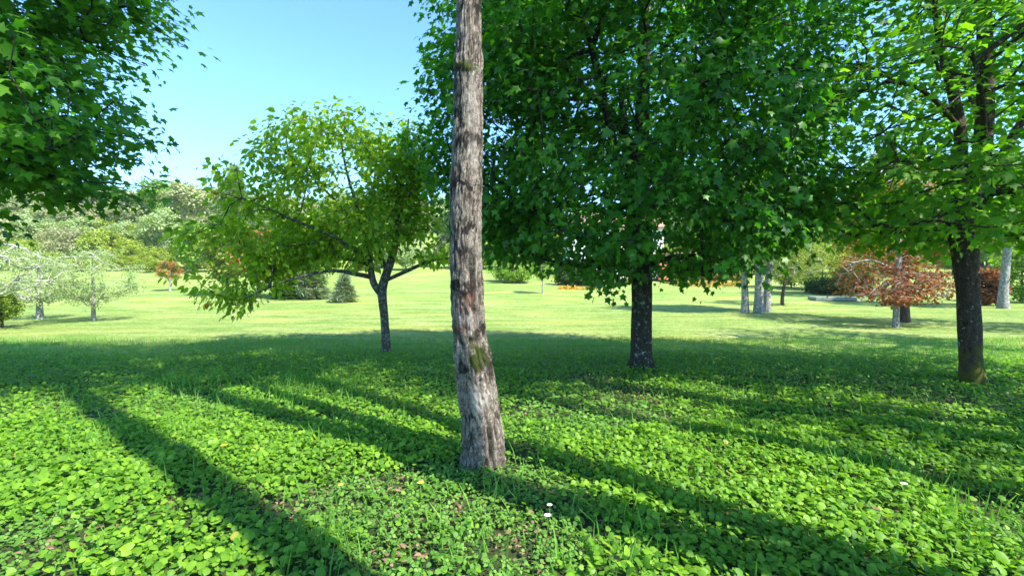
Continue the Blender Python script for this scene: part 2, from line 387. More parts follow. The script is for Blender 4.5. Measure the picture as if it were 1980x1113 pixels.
def build_tree(name, label, cat, base, trunk, limbs, env, nclus, nleaf, size, tmpl, lmat, bmat, seed=1,
               shell=.6, zmin=.5, gapf=.8, gapt=-.35, crad=.33, flat=.55, droop=.35, sides=14, rough=.06,
               parts=0, twig_mat=None, tw_r=.006, group=None, trunk_mesh=None, up=.9, step=.3, tsides=4, root=None):
    r = np.random.default_rng(seed); base = np.asarray(base, float)
    rt = root or empty(name, base, label, cat, group)
    tp = catmull(np.array(trunk, float), 8)
    if trunk_mesh: link('trunk', trunk_mesh, rt)
    else:
        V, Fq = tube(catmull(np.array(trunk, float), 14), sides*2, rough, seed)
        link('trunk', np_mesh('trunk', V, Fq, bmat, True), rt)
    nodes = [list(p[:3]) for p in tp[::3]]; par = list(range(-1, len(nodes)-1)); scaff = len(nodes)
    lows = [p[2] for p in tp[::3]]
    for L in limbs:
        lp = catmull(np.array(L, float), 6)
        V, Fq = tube(lp, max(8, sides-2), rough, seed+5)
        link('limb', np_mesh('limb', V, Fq, bmat, True), rt)
        q = np.array(nodes); j = int(np.argmin(np.linalg.norm(q-lp[0, :3], axis=1)))
        for p in lp[1::2]:
            nodes.append(list(p[:3])); par.append(j); j = len(nodes)-1
    scaff = len(nodes)
    cl = sample_env(env, nclus, shell, r, zmin, gapf, gapt, seed)
    Q = np.zeros((scaff + nclus*40, 3)); Q[:scaff] = nodes; n = scaff
    cen = np.mean(np.array([e[:3] for e in env]), 0); minz = min(e[2]-e[5] for e in env)
    usable = np.zeros(len(Q), bool); usable[:scaff] = Q[:scaff, 2] > max(.9*trunk[0][2]+.0, minz*.9+.1)
    if not usable.any(): usable[:scaff] = True
    path = np.zeros(len(Q)); tophs = np.array([t[2] for t in trunk])
    dist0 = np.min(np.linalg.norm(cl[:, None]-Q[None, :scaff][:, usable[:scaff]], axis=2), 1)
    par = par + [0]*(len(Q)-scaff); tipn = np.zeros(nclus, int)
    for ci in np.argsort(dist0):
        c = cl[ci]; dv = c - Q[:n]; dd = np.linalg.norm(dv, axis=1)
        cost = dd + .35*path[:n] + .7*np.clip(-dv[:, 2], 0, None)*.5; cost[~usable[:n]] = 1e9
        j = int(np.argmin(cost)); L = dd[j]; k = max(1, min(38, int(L/step)))
        a = Q[j].copy(); p0 = par[j]; ta = (Q[j]-Q[p0]) if p0 >= 0 else np.array([0, 0, 1.]); ta = ta/max(np.linalg.norm(ta), 1e-6)
        m = a + ta*L*.3 + np.array([0, 0, .10*L]) + (c-a)*.2
        for s in range(1, k+1):
            t = s/k; q = (1-t)**2*a + 2*t*(1-t)*m + t*t*c
            if s < k: q = q + r.normal(size=3)*.03*min(1, L)
            Q[n] = q; par[n] = j; usable[n] = True; path[n] = path[j]+L/k; j = n; n += 1
        tipn[ci] = j
    # pipe radii
    w_ = np.zeros(n)
    w_[tipn] += 1
    for i in range(n-1, scaff-1, -1): w_[par[i]] += w_[i]
    idx = np.arange(scaff, n); pr = np.array(par[:n])
    rr = tw_r*np.maximum(w_, 1)**.5
    ra = np.minimum(rr[pr[idx]], rr[idx]*1.35); sc_mask = pr[idx] < scaff; ra[sc_mask] = rr[idx][sc_mask]*1.3
    V, Fq = prisms(Q[pr[idx]], Q[idx], ra, rr[idx], tsides)
    link('twigs', np_mesh('twigs', V, Fq, twig_mat or bmat, True), rt)['kind'] = 'stuff'
    # leaves
    if nleaf:
        ci = r.integers(0, nclus, nclus*nleaf); cc = cl[ci]; back = Q[pr[tipn[ci]]]
        tt = r.uniform(0, 1, len(ci))[:, None]*.6
        P = cc*(1-tt) + back*tt + np.clip(r.normal(size=(len(ci), 3)), -1.7, 1.7)*crad*np.array([1, 1, flat])
        og = norm(P - (Q[0]+np.array([0, 0, cen[2]*.8]))); lo = norm(P-cc+1e-4)
        tip = norm(lo*.9 + og*.5 + r.normal(size=P.shape)*.55) + np.array([0, 0, -droop])
        nr = np.array([0, 0, up]) + og*.45 + r.normal(size=P.shape)*.42
        rot = frames(tip, nr); S = size*r.uniform(.45, 1.25, len(P))
        keep = P[:, 2] > .12; P, rot, S = P[keep], rot[keep], S[keep]
        sep = np.zeros(len(P), bool)
        if parts:
            px, py, dep = pix(P + base)
            inf = (px > -10) & (px < 1990) & (py > -10) & (py < 1100)
            facing = np.abs((rot[:, :, 2]*norm(P+base-EYE)).sum(1))
            score = np.where(inf, S/dep*(.4+facing), 0); sep[np.argsort(-score)[:parts]] = True
            lm = np_mesh('leaf', tmpl[0], tmpl[1], lmat)
            for i in np.where(sep)[0]:
                o = bpy.data.objects.new('leaf', lm); C.objects.link(o); o.parent = rt
                M = np.eye(4); M[:3, :3] = rot[i]*S[i]; M[:3, 3] = P[i]; o.matrix_basis = Matrix(M.tolist())
        V, Ft = scatter(tmpl[0], tmpl[1], P[~sep], rot[~sep], S[~sep])
        cr = link('crown', np_mesh('crown', V, Ft, lmat), rt); cr['kind'] = 'stuff'
    return rt

def rel(base, pts):
    """(px, py, depth, radius_px) -> local (x, y, z, r)"""
    out = []
    for px, py, d, rp in pts:
        p = at(px, py, d) - base; out.append((p[0], p[1], p[2], rp*d/F*math.cos(math.atan((px-990)/F))))
    return out

# ---- the near grey trunk --------------------------------------------------
B0 = ground_at(935, 905); D0 = B0[1]
prof = [(940, 940, 50), (935, 905, 47), (934, 850, 43.5), (929, 800, 40.5), (922, 750, 39), (915.5, 700, 37.8), (908, 640, 34.5), (903, 560, 33.5), (900, 440, 32),
        (901, 350, 31.5), (904.5, 240, 29.5), (905.5, 125, 28.5), (906, 100, 26.5), (906.5, 0, 24.5), (908, -120, 23), (912, -260, 21), (918, -400, 18), (920, -560, 13), (915, -720, 8)]
tr = rel(B0, [(x, y, D0, w) for x, y, w in prof])
tr[0] = (tr[0][0], tr[0][1], -.25, tr[0][3])
def near_trunk_mesh():
    pth = catmull(np.array(tr), 34); n = len(pth); sides = 116
    P = pth[:, :3]; r = pth[:, 3]
    th = np.linspace(0, 2*np.pi, sides, endpoint=False)
    D = np.stack([np.cos(th), np.sin(th), 0*th], 1)
    zz = np.repeat(P[:, 2], sides); dn = np.tile(D, (n, 1)); rr = np.repeat(r, sides)
    wob = vnoise(np.stack([dn[:, 0]*2, dn[:, 1]*2, zz*3.2], 1), 3)*.12
    q = np.stack([dn[:, 0]*4.6+wob*4, dn[:, 1]*4.6+wob*4, zz*3.2], 1)
    fur = np.abs(vnoise(q, 21))**.6                        # 0 in the furrows
    q2 = np.stack([dn[:, 0]*9, dn[:, 1]*9, zz*9], 1); fur2 = np.abs(vnoise(q2+wob[:, None]*6, 33))**.7
    q3 = np.stack([dn[:, 0]*13, dn[:, 1]*13, zz*20], 1); fur3 = vnoise(q3, 41)
    low = sst(2.2, .6, zz)
    relief = fur*(.35+.65*low) + fur2*(.75-.35*low) + .28*fur3
    lump = vnoise(np.stack([dn[:, 0]*1.4, dn[:, 1]*1.4, zz*2.4], 1), 7)
    rad = rr*(1 + .02*lump) + .024*(relief-1.0)*(.6+.7*low) + .004*fur3
    # stain marks and painted sunlit patches by place: (px, py, rx, ry)
    V = np.repeat(P, sides, 0) + dn*rad[:, None]
    px, py, dep = pix(V + B0); front = dn[:, 1] < .35
    wq = np.stack([dn[:, 0]*5, dn[:, 1]*5, zz*14], 1); px = px + 13*fbm(wq, 101, 4); py = py + 26*fbm(wq, 131, 4)
    def blob(L):
        m = np.zeros(len(V))
        for bx, by, rx, ry, s in L:
            m = np.maximum(m, s*np.exp(-(((px-bx)/rx)**2+((py-by)/ry)**2)))
        return m*front
    dark = blob([(897, 137, 30, 7, .8), (887, 225, 16, 12, .9), (915, 268, 26, 13, .8), (893, 268, 14, 14, .8), (888, 352, 20, 9, 1), (905, 362, 10, 12, .8), (905, 441, 19, 8, 1.1),
                 (885, 438, 9, 8, .7), (880, 550, 14, 14, 1), (905, 560, 26, 12, .8), (895, 490, 14, 9, .7), (935, 635, 24, 12, .8), (930, 690, 24, 28, .85), (895, 715, 16, 20, .7), (925, 10, 14, 20, .8),
                 (906, 395, 15, 12, .4), (870, 445, 6, 12, .8), (945, 700, 14, 40, .7), (880, 640, 12, 12, .7), (912, 590, 10, 12, .7)])
    dark = np.maximum(dark, .55*sst(.25, .75, vnoise(np.stack([dn[:, 0]*2.2, dn[:, 1]*2.2, zz*3.4], 1), 77)))
    rust = blob([(896, 632, 26, 16, 1), (902, 572, 26, 14, .8), (900, 600, 20, 18, .8), (930, 372, 7, 30, .4), (925, 540, 14, 30, .4), (915, 880, 30, 14, .45)])
    moss = blob([(903, 126, 24, 9, 1.3), (925, 685, 20, 26, .95), (918, 705, 14, 16, .8)])
    pale = blob([(912, 200, 22, 80, .55), (916, 300, 16, 60, .5), (925, 470, 9, 120, .5), (905, 620, 26, 30, .6), (930, 775, 26, 34, .7), (900, 60, 24, 60, .4)])  # sunlit spots of the trunk, painted as lighter bark
    knob = blob([(905, 128, 60, 8, 1), (905, 262, 60, 14, .6), (903, 352, 50, 12, .6), (905, 550, 50, 16, .8), (903, 441, 30, 10, .5)])
    V = np.repeat(P, sides, 0) + dn*(rad + .009*knob + .003*moss - .004*dark)[:, None]
    aa = np.arange(n*sides).reshape(n, sides); bb = np.roll(aa, -1, 1)
    Fq = np.stack([aa[:-1].ravel(), bb[:-1].ravel(), bb[1:].ravel(), aa[1:].ravel()], 1)
    return np_mesh('trunk', V, Fq, M_bark_near, True, dict(height_in=np.clip(relief*1.15-.05, 0, 1), dark=dark, rust=rust, moss=moss, pale=pale))
tb = [tuple(p) for p in tr]
nearlimbs = [[(0.0, .1, 5.0, .07), (.6, .5, 5.8, .05), (1.3, .9, 6.6, .03)], [(-.1, .05, 5.2, .07), (-.8, -.3, 6.0, .05), (-1.5, -.5, 6.9, .03)],
             [(-.05, .1, 5.8, .06), (-.2, .9, 6.7, .04), (-.1, 1.5, 7.6, .025)], [(-.05, .05, 6.2, .05), (.5, -.7, 7.0, .035), (.8, -1.3, 7.6, .02)]]
build_tree('tree', 'tall bare grey trunk with flaking bark and dark knots standing nearest in the middle', 'tree', B0, tb, nearlimbs,
           [(-.2, 0, 8.3, 2.3, 2.2, 1.8, 1)], 180, 20, .13, MAPLE, M_maple, M_bark_near, seed=4, zmin=6.3, trunk_mesh=near_trunk_mesh(), gapt=-.1, gapf=.9)

# ---- big dark maple -------------------------------------------------------
B1 = ground_at(1240, 712); D1 = B1[1]
tr1 = rel(B1, [(1240, 718, D1, 34), (1240, 706, D1, 27), (1240, 690, D1, 22.5), (1240, 640, D1, 21), (1241, 570, D1, 20), (1240, 520, D1, 20.5), (1242, 480, D1, 22), (1240, 430, D1, 19), (1238, 370, D1+.1, 17),
               (1240, 280, D1+.2, 15), (1243, 180, D1+.3, 13), (1246, 60, D1+.3, 11), (1250, -100, D1+.3, 8), (1250, -260, D1+.3, 4)])
tr1[0] = (tr1[0][0], tr1[0][1], -.15, tr1[0][3])
lim1 = [rel(B1, [(1236, 505, D1, 14), (1200, 492, D1-.2, 12), (1150, 474, D1-.4, 10), (1090, 440, D1-.6, 7), (1020, 400, D1-.7, 4)]),
        rel(B1, [(1245, 515, D1, 8), (1285, 500, D1-.1, 6), (1340, 495, D1-.2, 4.5), (1420, 470, D1-.2, 3)]),
        rel(B1, [(1228, 520, D1, 6), (1190, 516, D1-.2, 4.5), (1120, 515, D1-.5, 3), (1050, 500, D1-.8, 2)]),
        rel(B1, [(1238, 440, D1, 13), (1275, 370, D1-.1, 11), (1330, 270, D1-.3, 8), (1400, 140, D1-.4, 5), (1450, 0, D1-.4, 3)]),
        rel(B1, [(1238, 420, D1, 13), (1200, 350, D1-.2, 10), (1180, 250, D1-.4, 8), (1150, 120, D1-.6, 6), (1110, -40, D1-.6, 3)]),
        rel(B1, [(1240, 400, D1, 11), (1215, 300, D1+.5, 9), (1200, 160, D1+1, 6), (1190, 0, D1+1.4, 4)]),
        rel(B1, [(1242, 360, D1, 11), (1300, 280, D1+.6, 8), (1380, 190, D1+1.4, 5), (1450, 120, D1+2, 3)]),
        rel(B1, [(1238, 300, D1, 9), (1170, 210, D1+.3, 7), (1070, 110, D1+.5, 5), (990, 30, D1+.6, 3)])]
build_tree('maple_tree', 'large dense dark green maple in the centre right with lichen spotted trunk', 'tree', B1, tr1, lim1,
           [(-.1, 0, 4.3, 3.75, 3.3, 3.1, 3), (-.1, .2, 6.2, 3.1, 2.9, 2.4, 1.4), (-2.5, .1, 3.8, 1.5, 1.4, 2.3, .8), (-2.5, .1, 6.0, 1.4, 1.4, 1.5, .4), (0, -.2, 2.4, 3.2, 2.7, 1.15, .8)], 2000, 27, .116, MAPLE, M_maple, M_bark_maple, seed=8,
           shell=.55, zmin=lambda p: 1.5+.1*p[:, 0]**2+.10*np.clip(-p[:, 1]-1, 0, 3)+.80*(np.abs(p[:, 0]-.27) < .36)+.15*np.sin(p[:, 0]*3.3+1)+.12*np.sin(p[:, 1]*3), gapt=-.42, crad=.24, droop=.7, up=.65, parts=300, rough=.05)

# ---- right maple ----------------------------------------------------------
B2 = ground_at(1882, 745); D2 = B2[1]
tr2 = rel(B2, [(1884, 752, D2, 42), (1882, 738, D2, 32), (1878, 715, D2, 26), (1875, 640, D2, 24.5), (1872, 560, D2, 25), (1867, 500, D2, 28), (1862, 440, D2, 33), (1864, 405, D2, 31), (1880, 370, D2, 22),
               (1898, 300, D2, 20), (1906, 180, D2, 19), (1904, 60, D2, 16), (1900, -80, D2, 12), (1900, -250, D2, 8)])
tr2[0] = (tr2[0][0], tr2[0][1], -.15, tr2[0][3])
lim2 = [rel(B2, [(1858, 420, D2, 22), (1856, 370, D2, 17), (1858, 270, D2, 14), (1845, 190, D2+.1, 12), (1820, 90, D2+.2, 9), (1800, -40, D2+.3, 6)]),
        rel(B2, [(1888, 400, D2, 15), (1920, 340, D2, 13), (1955, 270, D2, 11), (2000, 190, D2+.1, 8), (2060, 60, D2+.2, 5)]),
        rel(B2, [(1856, 330, D2, 6), (1800, 310, D2-.3, 5), (1740, 320, D2-.5, 3.5), (1690, 330, D2-.7, 2)]),
        rel(B2, [(1850, 240, D2, 6), (1790, 180, D2-.2, 5), (1720, 150, D2-.3, 3.5), (1650, 130, D2-.5, 2)]),
        rel(B2, [(1862, 430, D2, 5), (1780, 425, D2-.2, 3), (1700, 432, D2-.4, 2), (1660, 440, D2-.4, 1.3)]),
        rel(B2, [(1902, 280, D2, 8), (1900, 200, D2-.8, 6), (1880, 100, D2-1.5, 4)]),
        rel(B2, [(1902, 250, D2, 8), (1870, 170, D2+1, 6), (1800, 80, D2+2, 4)])]
build_tree('maple_tree', 'right hand maple with thick forked mossy trunk and yellowish green leaves', 'tree', B2, tr2, lim2,
           [(.2, 0, 4.2, 3.2, 2.8, 2.5, 2.4), (.3, 0, 6.2, 2.8, 2.6, 2.3, 1.2), (-.9, -.2, 2.75, 1.9, 2.0, .8, .45), (2.2, -.3, 2.9, 1.9, 2.0, .9, .55)], 880, 21, .120, MAPLE, M_maple2, M_bark_right, seed=15,
           shell=.35, zmin=lambda p: 2.05+1.1*((np.abs(p[:, 0]+.1) < .5) & (p[:, 1] < .3)), gapt=-.3, gapf=1.0, crad=.30, flat=.4, parts=300, rough=.06)

# ---- left maple (trunk just outside the picture) --------------------------
B3 = np.array([-9.0, 6.3, T(-9.0, 6.3)])
tr3 = [(0, 0, -.1, .27), (0, 0, .5, .2), (.05, 0, 1.8, .18), (0, .1, 3, .17), (.1, 0, 4.5, .14), (.1, 0, 6.5, .09), (.1, 0, 8.2, .04)]
lim3 = [[(0, 0, 2.0, .09), (1.0, -.3, 2.55, .07), (2.0, -.5, 2.9, .05), (2.9, -.6, 3.0, .03)], [(0, 0, 2.6, .1), (.9, .2, 3.5, .08), (1.9, .3, 4.6, .06), (3.2, .2, 5.6, .03)],
        [(0, 0, 2.9, .1), (-1, .3, 4, .07), (-2.2, .3, 5, .04)], [(.05, 0, 3.5, .08), (.2, -1, 4.6, .06), (.4, -2, 5.5, .03)], [(.05, 0, 3.5, .08), (.6, 1, 5, .06), (1.2, 1.8, 6, .03)]]
build_tree('maple_tree', 'maple whose leafy branches hang into the upper left corner', 'tree', B3, tr3, lim3,
           [(.3, 0, 4.7, 3.1, 2.9, 2.7, 2), (1.2, -.2, 6.0, 3.2, 2.6, 1.9, 1.2), (1.5, -.3, 3.0, 1.9, 1.6, .85, .7), (2.4, 0, 4.4, 1.55, 1.6, 1.1, .6), (3.6, -1.9, 3.6, .9, .8, .9, .25), (3.2, .1, 3.2, 1.15, 1.2, .7, .5), (3.0, 0, 5.7, 1.2, 1.2, .7, .2)], 980, 24, .118, MAPLE, M_maple3, M_bark_maple, seed=23,
           shell=.45, zmin=lambda p: 2.15+.65*sst(2.5, 3.1, p[:, 0])+.12*np.sin(p[:, 1]*2), gapt=-.02, gapf=1.3, crad=.23, flat=.4, parts=300)

# ---- cherry ---------------------------------------------------------------
B4 = ground_at(747, 683); D4 = B4[1]
tr4 = rel(B4, [(748, 690, D4, 13), (747, 680, D4, 10.5), (746, 660, D4, 8.8), (743, 610, D4, 8), (739, 570, D4, 9), (742, 545, D4, 9), (757, 500, D4, 8), (768, 450, D4, 7), (771, 400, D4, 6), (778, 340, D4, 4.5), (785, 280, D4, 3), (790, 230, D4, 1.5)])
tr4[0] = (tr4[0][0], tr4[0][1], -.1, tr4[0][3])
lim4 = [rel(B4, [(739, 572, D4, 7), (722, 545, D4-.1, 7), (714, 500, D4-.2, 6), (704, 460, D4-.2, 4.5), (690, 400, D4-.2, 3.5), (670, 330, D4-.2, 2.5), (655, 250, D4-.2, 1.3)]),
        rel(B4, [(716, 535, D4-.1, 5), (690, 530, D4-.3, 4.5), (640, 523, D4-.6, 3.5), (580, 535, D4-1, 2.6), (510, 560, D4-1.2, 1.8), (450, 590, D4-1.3, 1.0)]),
        rel(B4, [(750, 525, D4, 5), (735, 495, D4+.3, 5), (718, 450, D4+.6, 4), (712, 440, D4+.6, 3), (725, 340, D4+.9, 2.5), (735, 250, D4+1, 1.3)]),
        rel(B4, [(750, 540, D4, 4), (795, 520, D4+.1, 3.5), (830, 505, D4+.2, 2.6), (875, 498, D4+.3, 1.5)]),
        rel(B4, [(712, 500, D4-.2, 5), (680, 480, D4-.3, 4), (640, 455, D4-.4, 3.4), (580, 430, D4-.5, 2.6), (510, 400, D4-.6, 1.8), (460, 380, D4-.7, 1)]),
        rel(B4, [(714, 512, D4-.2, 4), (670, 500, D4+.3, 3.5), (600, 490, D4+.7, 2.8), (520, 490, D4+.9, 2), (440, 500, D4+1, 1.2)]),
        rel(B4, [(700, 450, D4-.2, 3.5), (660, 400, D4-.6, 2.8), (600, 340, D4-.9, 2), (550, 290, D4-1, 1)])]
s4 = D4/F
build_tree('cherry_tree', 'young spreading cherry tree with forked slender trunk behind the grey trunk', 'tree', B4, tr4, lim4,
           [(-.85, 0, (683-360)*s4, 2.15, 1.7, 1.8, 3.0), (-2.2, -.1, (683-415)*s4, 1.5, 1.3, 1.35, 1.5), (-2.95, -.6, (683-510)*s4, 1.15, 1.0, .95, 1.1), (-1.4, 0, (683-460)*s4, 1.9, 1.4, .6, .3), (.9, 0, (683-460)*s4, .6, .9, .7, .2), (.25, 0, (683-315)*s4, .85, .9, 1.05, .8)],
           720, 24, .135, OVATE, M_cherry, M_bark_cherry, seed=31, shell=.3, zmin=.85, gapt=-.02, gapf=1.5, crad=.19, flat=.7, droop=.75, parts=300, sides=10, tw_r=.0045, up=.3)
# hanging twig of leaves beside the cherry trunk
# ---- trees outside the picture that throw the shadows --------------------
tA = [(0, 0, -.1, .26), (0, 0, .4, .21), (.02, .02, 2.5, .19), (-.05, 0, 5, .17), (0, 0, 8, .13), (0, 0, 10.5, .06)]
lA = [[(0, 0, 6.8, .08), (-.8, .6, 7.8, .06), (-1.6, 1.0, 8.6, .03)], [(0, 0, 7.2, .08), (.8, -.6, 8.2, .06), (1.5, -1.1, 9, .03)], [(0, 0, 7.6, .07), (.7, .8, 8.6, .05), (1.2, 1.5, 9.4, .03)],
      [(0, 0, 7.4, .07), (-.9, -.7, 8.4, .05), (-1.5, -1.3, 9, .03)]]
TA = build_tree('maple_tree', 'tall straight maple just beside the viewpoint, only its shadow is in view', 'tree', (2.05, -.05, T(2.05, -.05)), tA, lA,
                [(0, 0, 9.2, 2.1, 2.1, 2.0, 1)], 150, 18, .13, MAPLE, M_maple, M_bark_maple, seed=44, zmin=7.0, gapt=.0, gapf=1.2)
def side_tree(x, y, rz, s, label):
    return copy_tree(TA, (x, y, T(x, y)), rz, s, label)
TA.scale = (.95, .95, 1.85)
def lean(c, deg, sgn):
    ax = Vector((0, 0, 1)).cross(Vector((sgn*.63, sgn*.78, 0)))
    c.rotation_euler = (Matrix.Rotation(R(deg), 3, ax) @ Matrix.Rotation(c.rotation_euler.z, 3, 'Z')).to_euler()
lean(side_tree(3.75, .85, 2.0, (1.0, 1.0, 1.8), 'tall maple with thicker trunk right of the viewpoint, only its shadow is in view'), 3.5, -1)
lean(side_tree(4.2, .45, 4.0, (.9, .9, 1.7), 'tall maple standing right behind another beyond the right edge, out of view'), 3, 1)
side_tree(5.9, 1.5, 4.4, (.75, .75, 1.25), 'slim maple beyond the right edge whose thin shadow crosses the weeds')
side_tree(9.3, 1.6, 5.2, (1.1, 1.1, .75), 'lower branched maple beyond the right edge that dapples the weeds')
side_tree(6.4, 3.0, 1.0, (1.1, 1.1, 1.12), 'tall maple beyond the right edge that shades the large dark maple')
side_tree(14.0, 8.2, 5.0, (1.3, 1.3, .85), 'maple far beyond the right edge that throws the long lawn shadow')
side_tree(20.5, 12.5, .4, (1.3, 1.3, .8), 'maple beyond the right edge behind the red leaved tree, out of view')

# ------------------------------------------------------------------ ground cover
def cone_points(n, d0, d1, ext=1.16, pad=.7, seed=0):
    r = np.random.default_rng(seed)
    y = np.sqrt(r.uniform(d0*d0, d1*d1, n)); x = r.uniform(-1, 1, n)*(y*ext+pad)
    return x, y, r
BARE = [(760, 950, .22), (1000, 1062, .25), (545, 1000, .28), (140, 1062, .3), (1160, 1045, .12), (790, 1085, .2), (1140, 735, .5), (1240, 770, .5), (1420, 930, .1), (1725, 1010, .16), (880, 990, .14), (360, 985, .2), (1810, 775, .7)]
BP = [(ground_at(a, b)[:2], c) for a, b, c in BARE]
def bare(x, y):
    m = np.zeros_like(x)
    wob = .5*n2(x, y, 5, 81)
    for (p, c) in BP: m = np.maximum(m, np.exp(-(((x-p[0])**2+(y-p[1])**2)/(c*c)))*(1+wob))
    return np.maximum(m, .9*sst(.30, .55, n2(x, y, 1.3, 55)))
def trunk_clear(x, y):
    ok = np.ones(len(x), bool)
    for b, rr in ((B0, .19), (B1, .25), (B2, .26), (B4, .09)): ok &= ((x-b[0])**2+(y-b[1])**2) > rr*rr
    return ok
def cover(name, tmpl, mat, n, d0, d1, s0, s1, hmax, seed, select, tilt=.5, label=None, pad=.7):
    x, y, r = cone_points(n, d0, d1, seed=seed, pad=pad)
    k = trunk_clear(x, y) & (r.uniform(0, 1, n) < select(x, y)); x, y = x[k], y[k]; m = len(x)
    mound = .5+.5*n2(x, y, 2.2, 61)
    h = hmax*(.25+.75*mound)*(.45+.55*r.uniform(0, 1, m)**.7)
    P = np.stack([x, y, terrain(x, y)+h], 1); az = r.uniform(0, 6.283, m)
    tip = np.stack([np.cos(az), np.sin(az), r.uniform(-.5, .25, m)], 1)
    nr = np.array([.22, -.22, 1.0]) + r.normal(size=(m, 3))*tilt*np.array([1, 1, .3])
    S = r.uniform(s0, s1, m)*(.75+.5*mound)
    V, Fc = scatter(tmpl[0], tmpl[1], P, frames(tip, nr), S)
    o = link(name, np_mesh(name, V, Fc, mat, True), None); tag(o, label, 'ground cover', kind='stuff'); return o
def spec(x, y): return sst(-.12, .16, n2(x, y, .55, 71) + .25*sst(3.0, 4.4, y) + .12*sst(-2, 3, np.abs(x)) - .07)
fade = lambda y: 1-sst(8.2, 11.2, y + 1.4*np.sin(y)*0)
broad = lambda x, y: np.clip(.06+.94*spec(x, y), 0, 1)*(1-np.clip(bare(x, y), 0, 1)*.95)
small = lambda x, y: np.clip(1-.55*spec(x, y), 0, 1)*(1-np.clip(bare(x, y), 0, 1)*.7)
edge = lambda x, y: 1-sst(8.3, 10.6, y+.9*n2(x, y, .5, 91))
cover('broadleaf_cover', HEART, M_cover, 46000, 1.2, 5.0, .016, .054, .19, 1, broad, .62, 'low broad leaved plants covering the near ground around the grey trunk')
cover('broadleaf_cover', ROUND, M_cover, 74000, 5.0, 10.8, .024, .062, .15, 2, lambda x, y: broad(x, y)*edge(x, y), .58, 'broad leaved ground cover carpeting the shade under the trees')
cover('weed_cover', TRI, M_small, 12500, 1.2, 4.6, .026, .055, .12, 3, small, .5, 'small three leaved weeds between the broad leaves in front')
cover('weed_cover', ROUND, M_small, 42000, 1.2, 5.2, .02, .045, .09, 4, lambda x, y: small(x, y)*.9, .6, 'tiny rounded weed leaves carpeting the gaps in front')
cover('weed_cover', OVATE, M_small, 60000, 4.6, 11.0, .035, .07, .11, 5, lambda x, y: np.clip(small(x, y)+.25, 0, 1)*edge(x, y), .6, 'small leaved weeds under the trees further back')

BLADE = (np.array([[-.022, 0, 0], [.022, 0, 0], [.02, .10, .45], [-.02, .10, .45], [0, .34, .92]]), np.array([[0, 1, 2], [0, 2, 3], [3, 2, 4]]))
THIN = (np.array([[-.03, 0, 0], [.03, 0, 0], [0, .3, .95]]), np.array([[0, 1, 2]]))
def blades(name, mat, n, d0, d1, s0, s1, seed, select, label, ext=1.16, up=.25, tb=None):
    BL = tb or BLADE
    x, y, r = cone_points(n, d0, d1, ext, seed=seed)
    k = trunk_clear(x, y) & (r.uniform(0, 1, n) < select(x, y)); x, y = x[k], y[k]; m = len(x)
    P = np.stack([x, y, terrain(x, y)-.005], 1); az = r.uniform(0, 6.283, m); ln = r.normal(size=(m, 2))*up
    z = norm(np.stack([ln[:, 0], ln[:, 1], np.ones(m)], 1)); t = np.stack([np.cos(az), np.sin(az), 0*az], 1)
    y_ = norm(t-(t*z).sum(1, keepdims=True)*z); xx = np.cross(y_, z); rot = np.stack([xx, y_, z], 2)
    S = r.uniform(s0, s1, m)
    V, Fc = scatter(BL[0], BL[1], P, rot, S)
    o = link(name, np_mesh(name, V, Fc, mat)); tag(o, label, 'grass', kind='stuff'); return o
TUFT = [(610, 745, .7), (560, 760, .9), (300, 950, .25), (560, 905, .15), (330, 850, .2), (1450, 850, .3), (1650, 915, .3), (1720, 930, .25), (1900, 1080, .4), (1240, 1060, .25), (1200, 1100, .25), (650, 1060, .35),
        (600, 860, .2), (900, 1080, .2), (200, 860, .25), (380, 740, .6), (1570, 690, .5), (1460, 668, .5), (1840, 1000, .25)]
TP = [(ground_at(a, b)[:2], c) for a, b, c in TUFT]
def tuft(x, y):
    m = np.zeros_like(x)
    for p, c in TP: m = np.maximum(m, np.exp(-(((x-p[0])**2+(y-p[1])**2)/(c*c))))
    return m
blades('tall_grass', M_grass, 60000, 1.3, 9, .08, .26, 11, lambda x, y: np.clip(.07+.7*tuft(x, y)+.14*sst(.25, .5, n2(x, y, .9, 15)), 0, 1), 'taller grass blades poking through the ground cover')
blades('tall_grass', M_grass, 70000, 6.5, 12.5, .06, .14, 12, lambda x, y: sst(7.5, 10, y+.9*n2(x, y, .5, 91)), 'shaded lawn grass behind the ground cover', tb=THIN)
blades('lawn_grass', M_lawnblade, 190000, 11.5, 26, .03, .085, 13, lambda x, y: (1-sst(19, 26, y))*np.clip(.45+1.3*n2(x, y, .45, 19), .05, 1), 'short pale mown grass of the sunny lawn', up=.5, tb=THIN)
# dead leaves in the bare patches
def litter():
    P, r = [], np.random.default_rng(5)
    for (p, c) in BP:
        n = int(900*c*c)+15; P.append(np.stack([p[0]+r.normal(size=n)*c*.55, p[1]+r.normal(size=n)*c*.55], 1))
    x, y, _ = cone_points(2200, 1.4, 7, seed=9); P.append(np.stack([x, y], 1)); P = np.concatenate(P); m = len(P)
    z = terrain(P[:, 0], P[:, 1])+r.uniform(.01, .07, m)
    V, Fc = scatter(OVATE[0], OVATE[1], np.c_[P, z], frames(norm(r.normal(size=(m, 3))*[1, 1, .25]), [0, 0, 1]+r.normal(size=(m, 3))*.5), r.uniform(.015, .045, m))
    tag(link('leaf_litter', np_mesh('leaf_litter', V, Fc, M_dry)), 'dry brown leaf litter in the bare patches', 'leaf litter', kind='stuff')
litter()
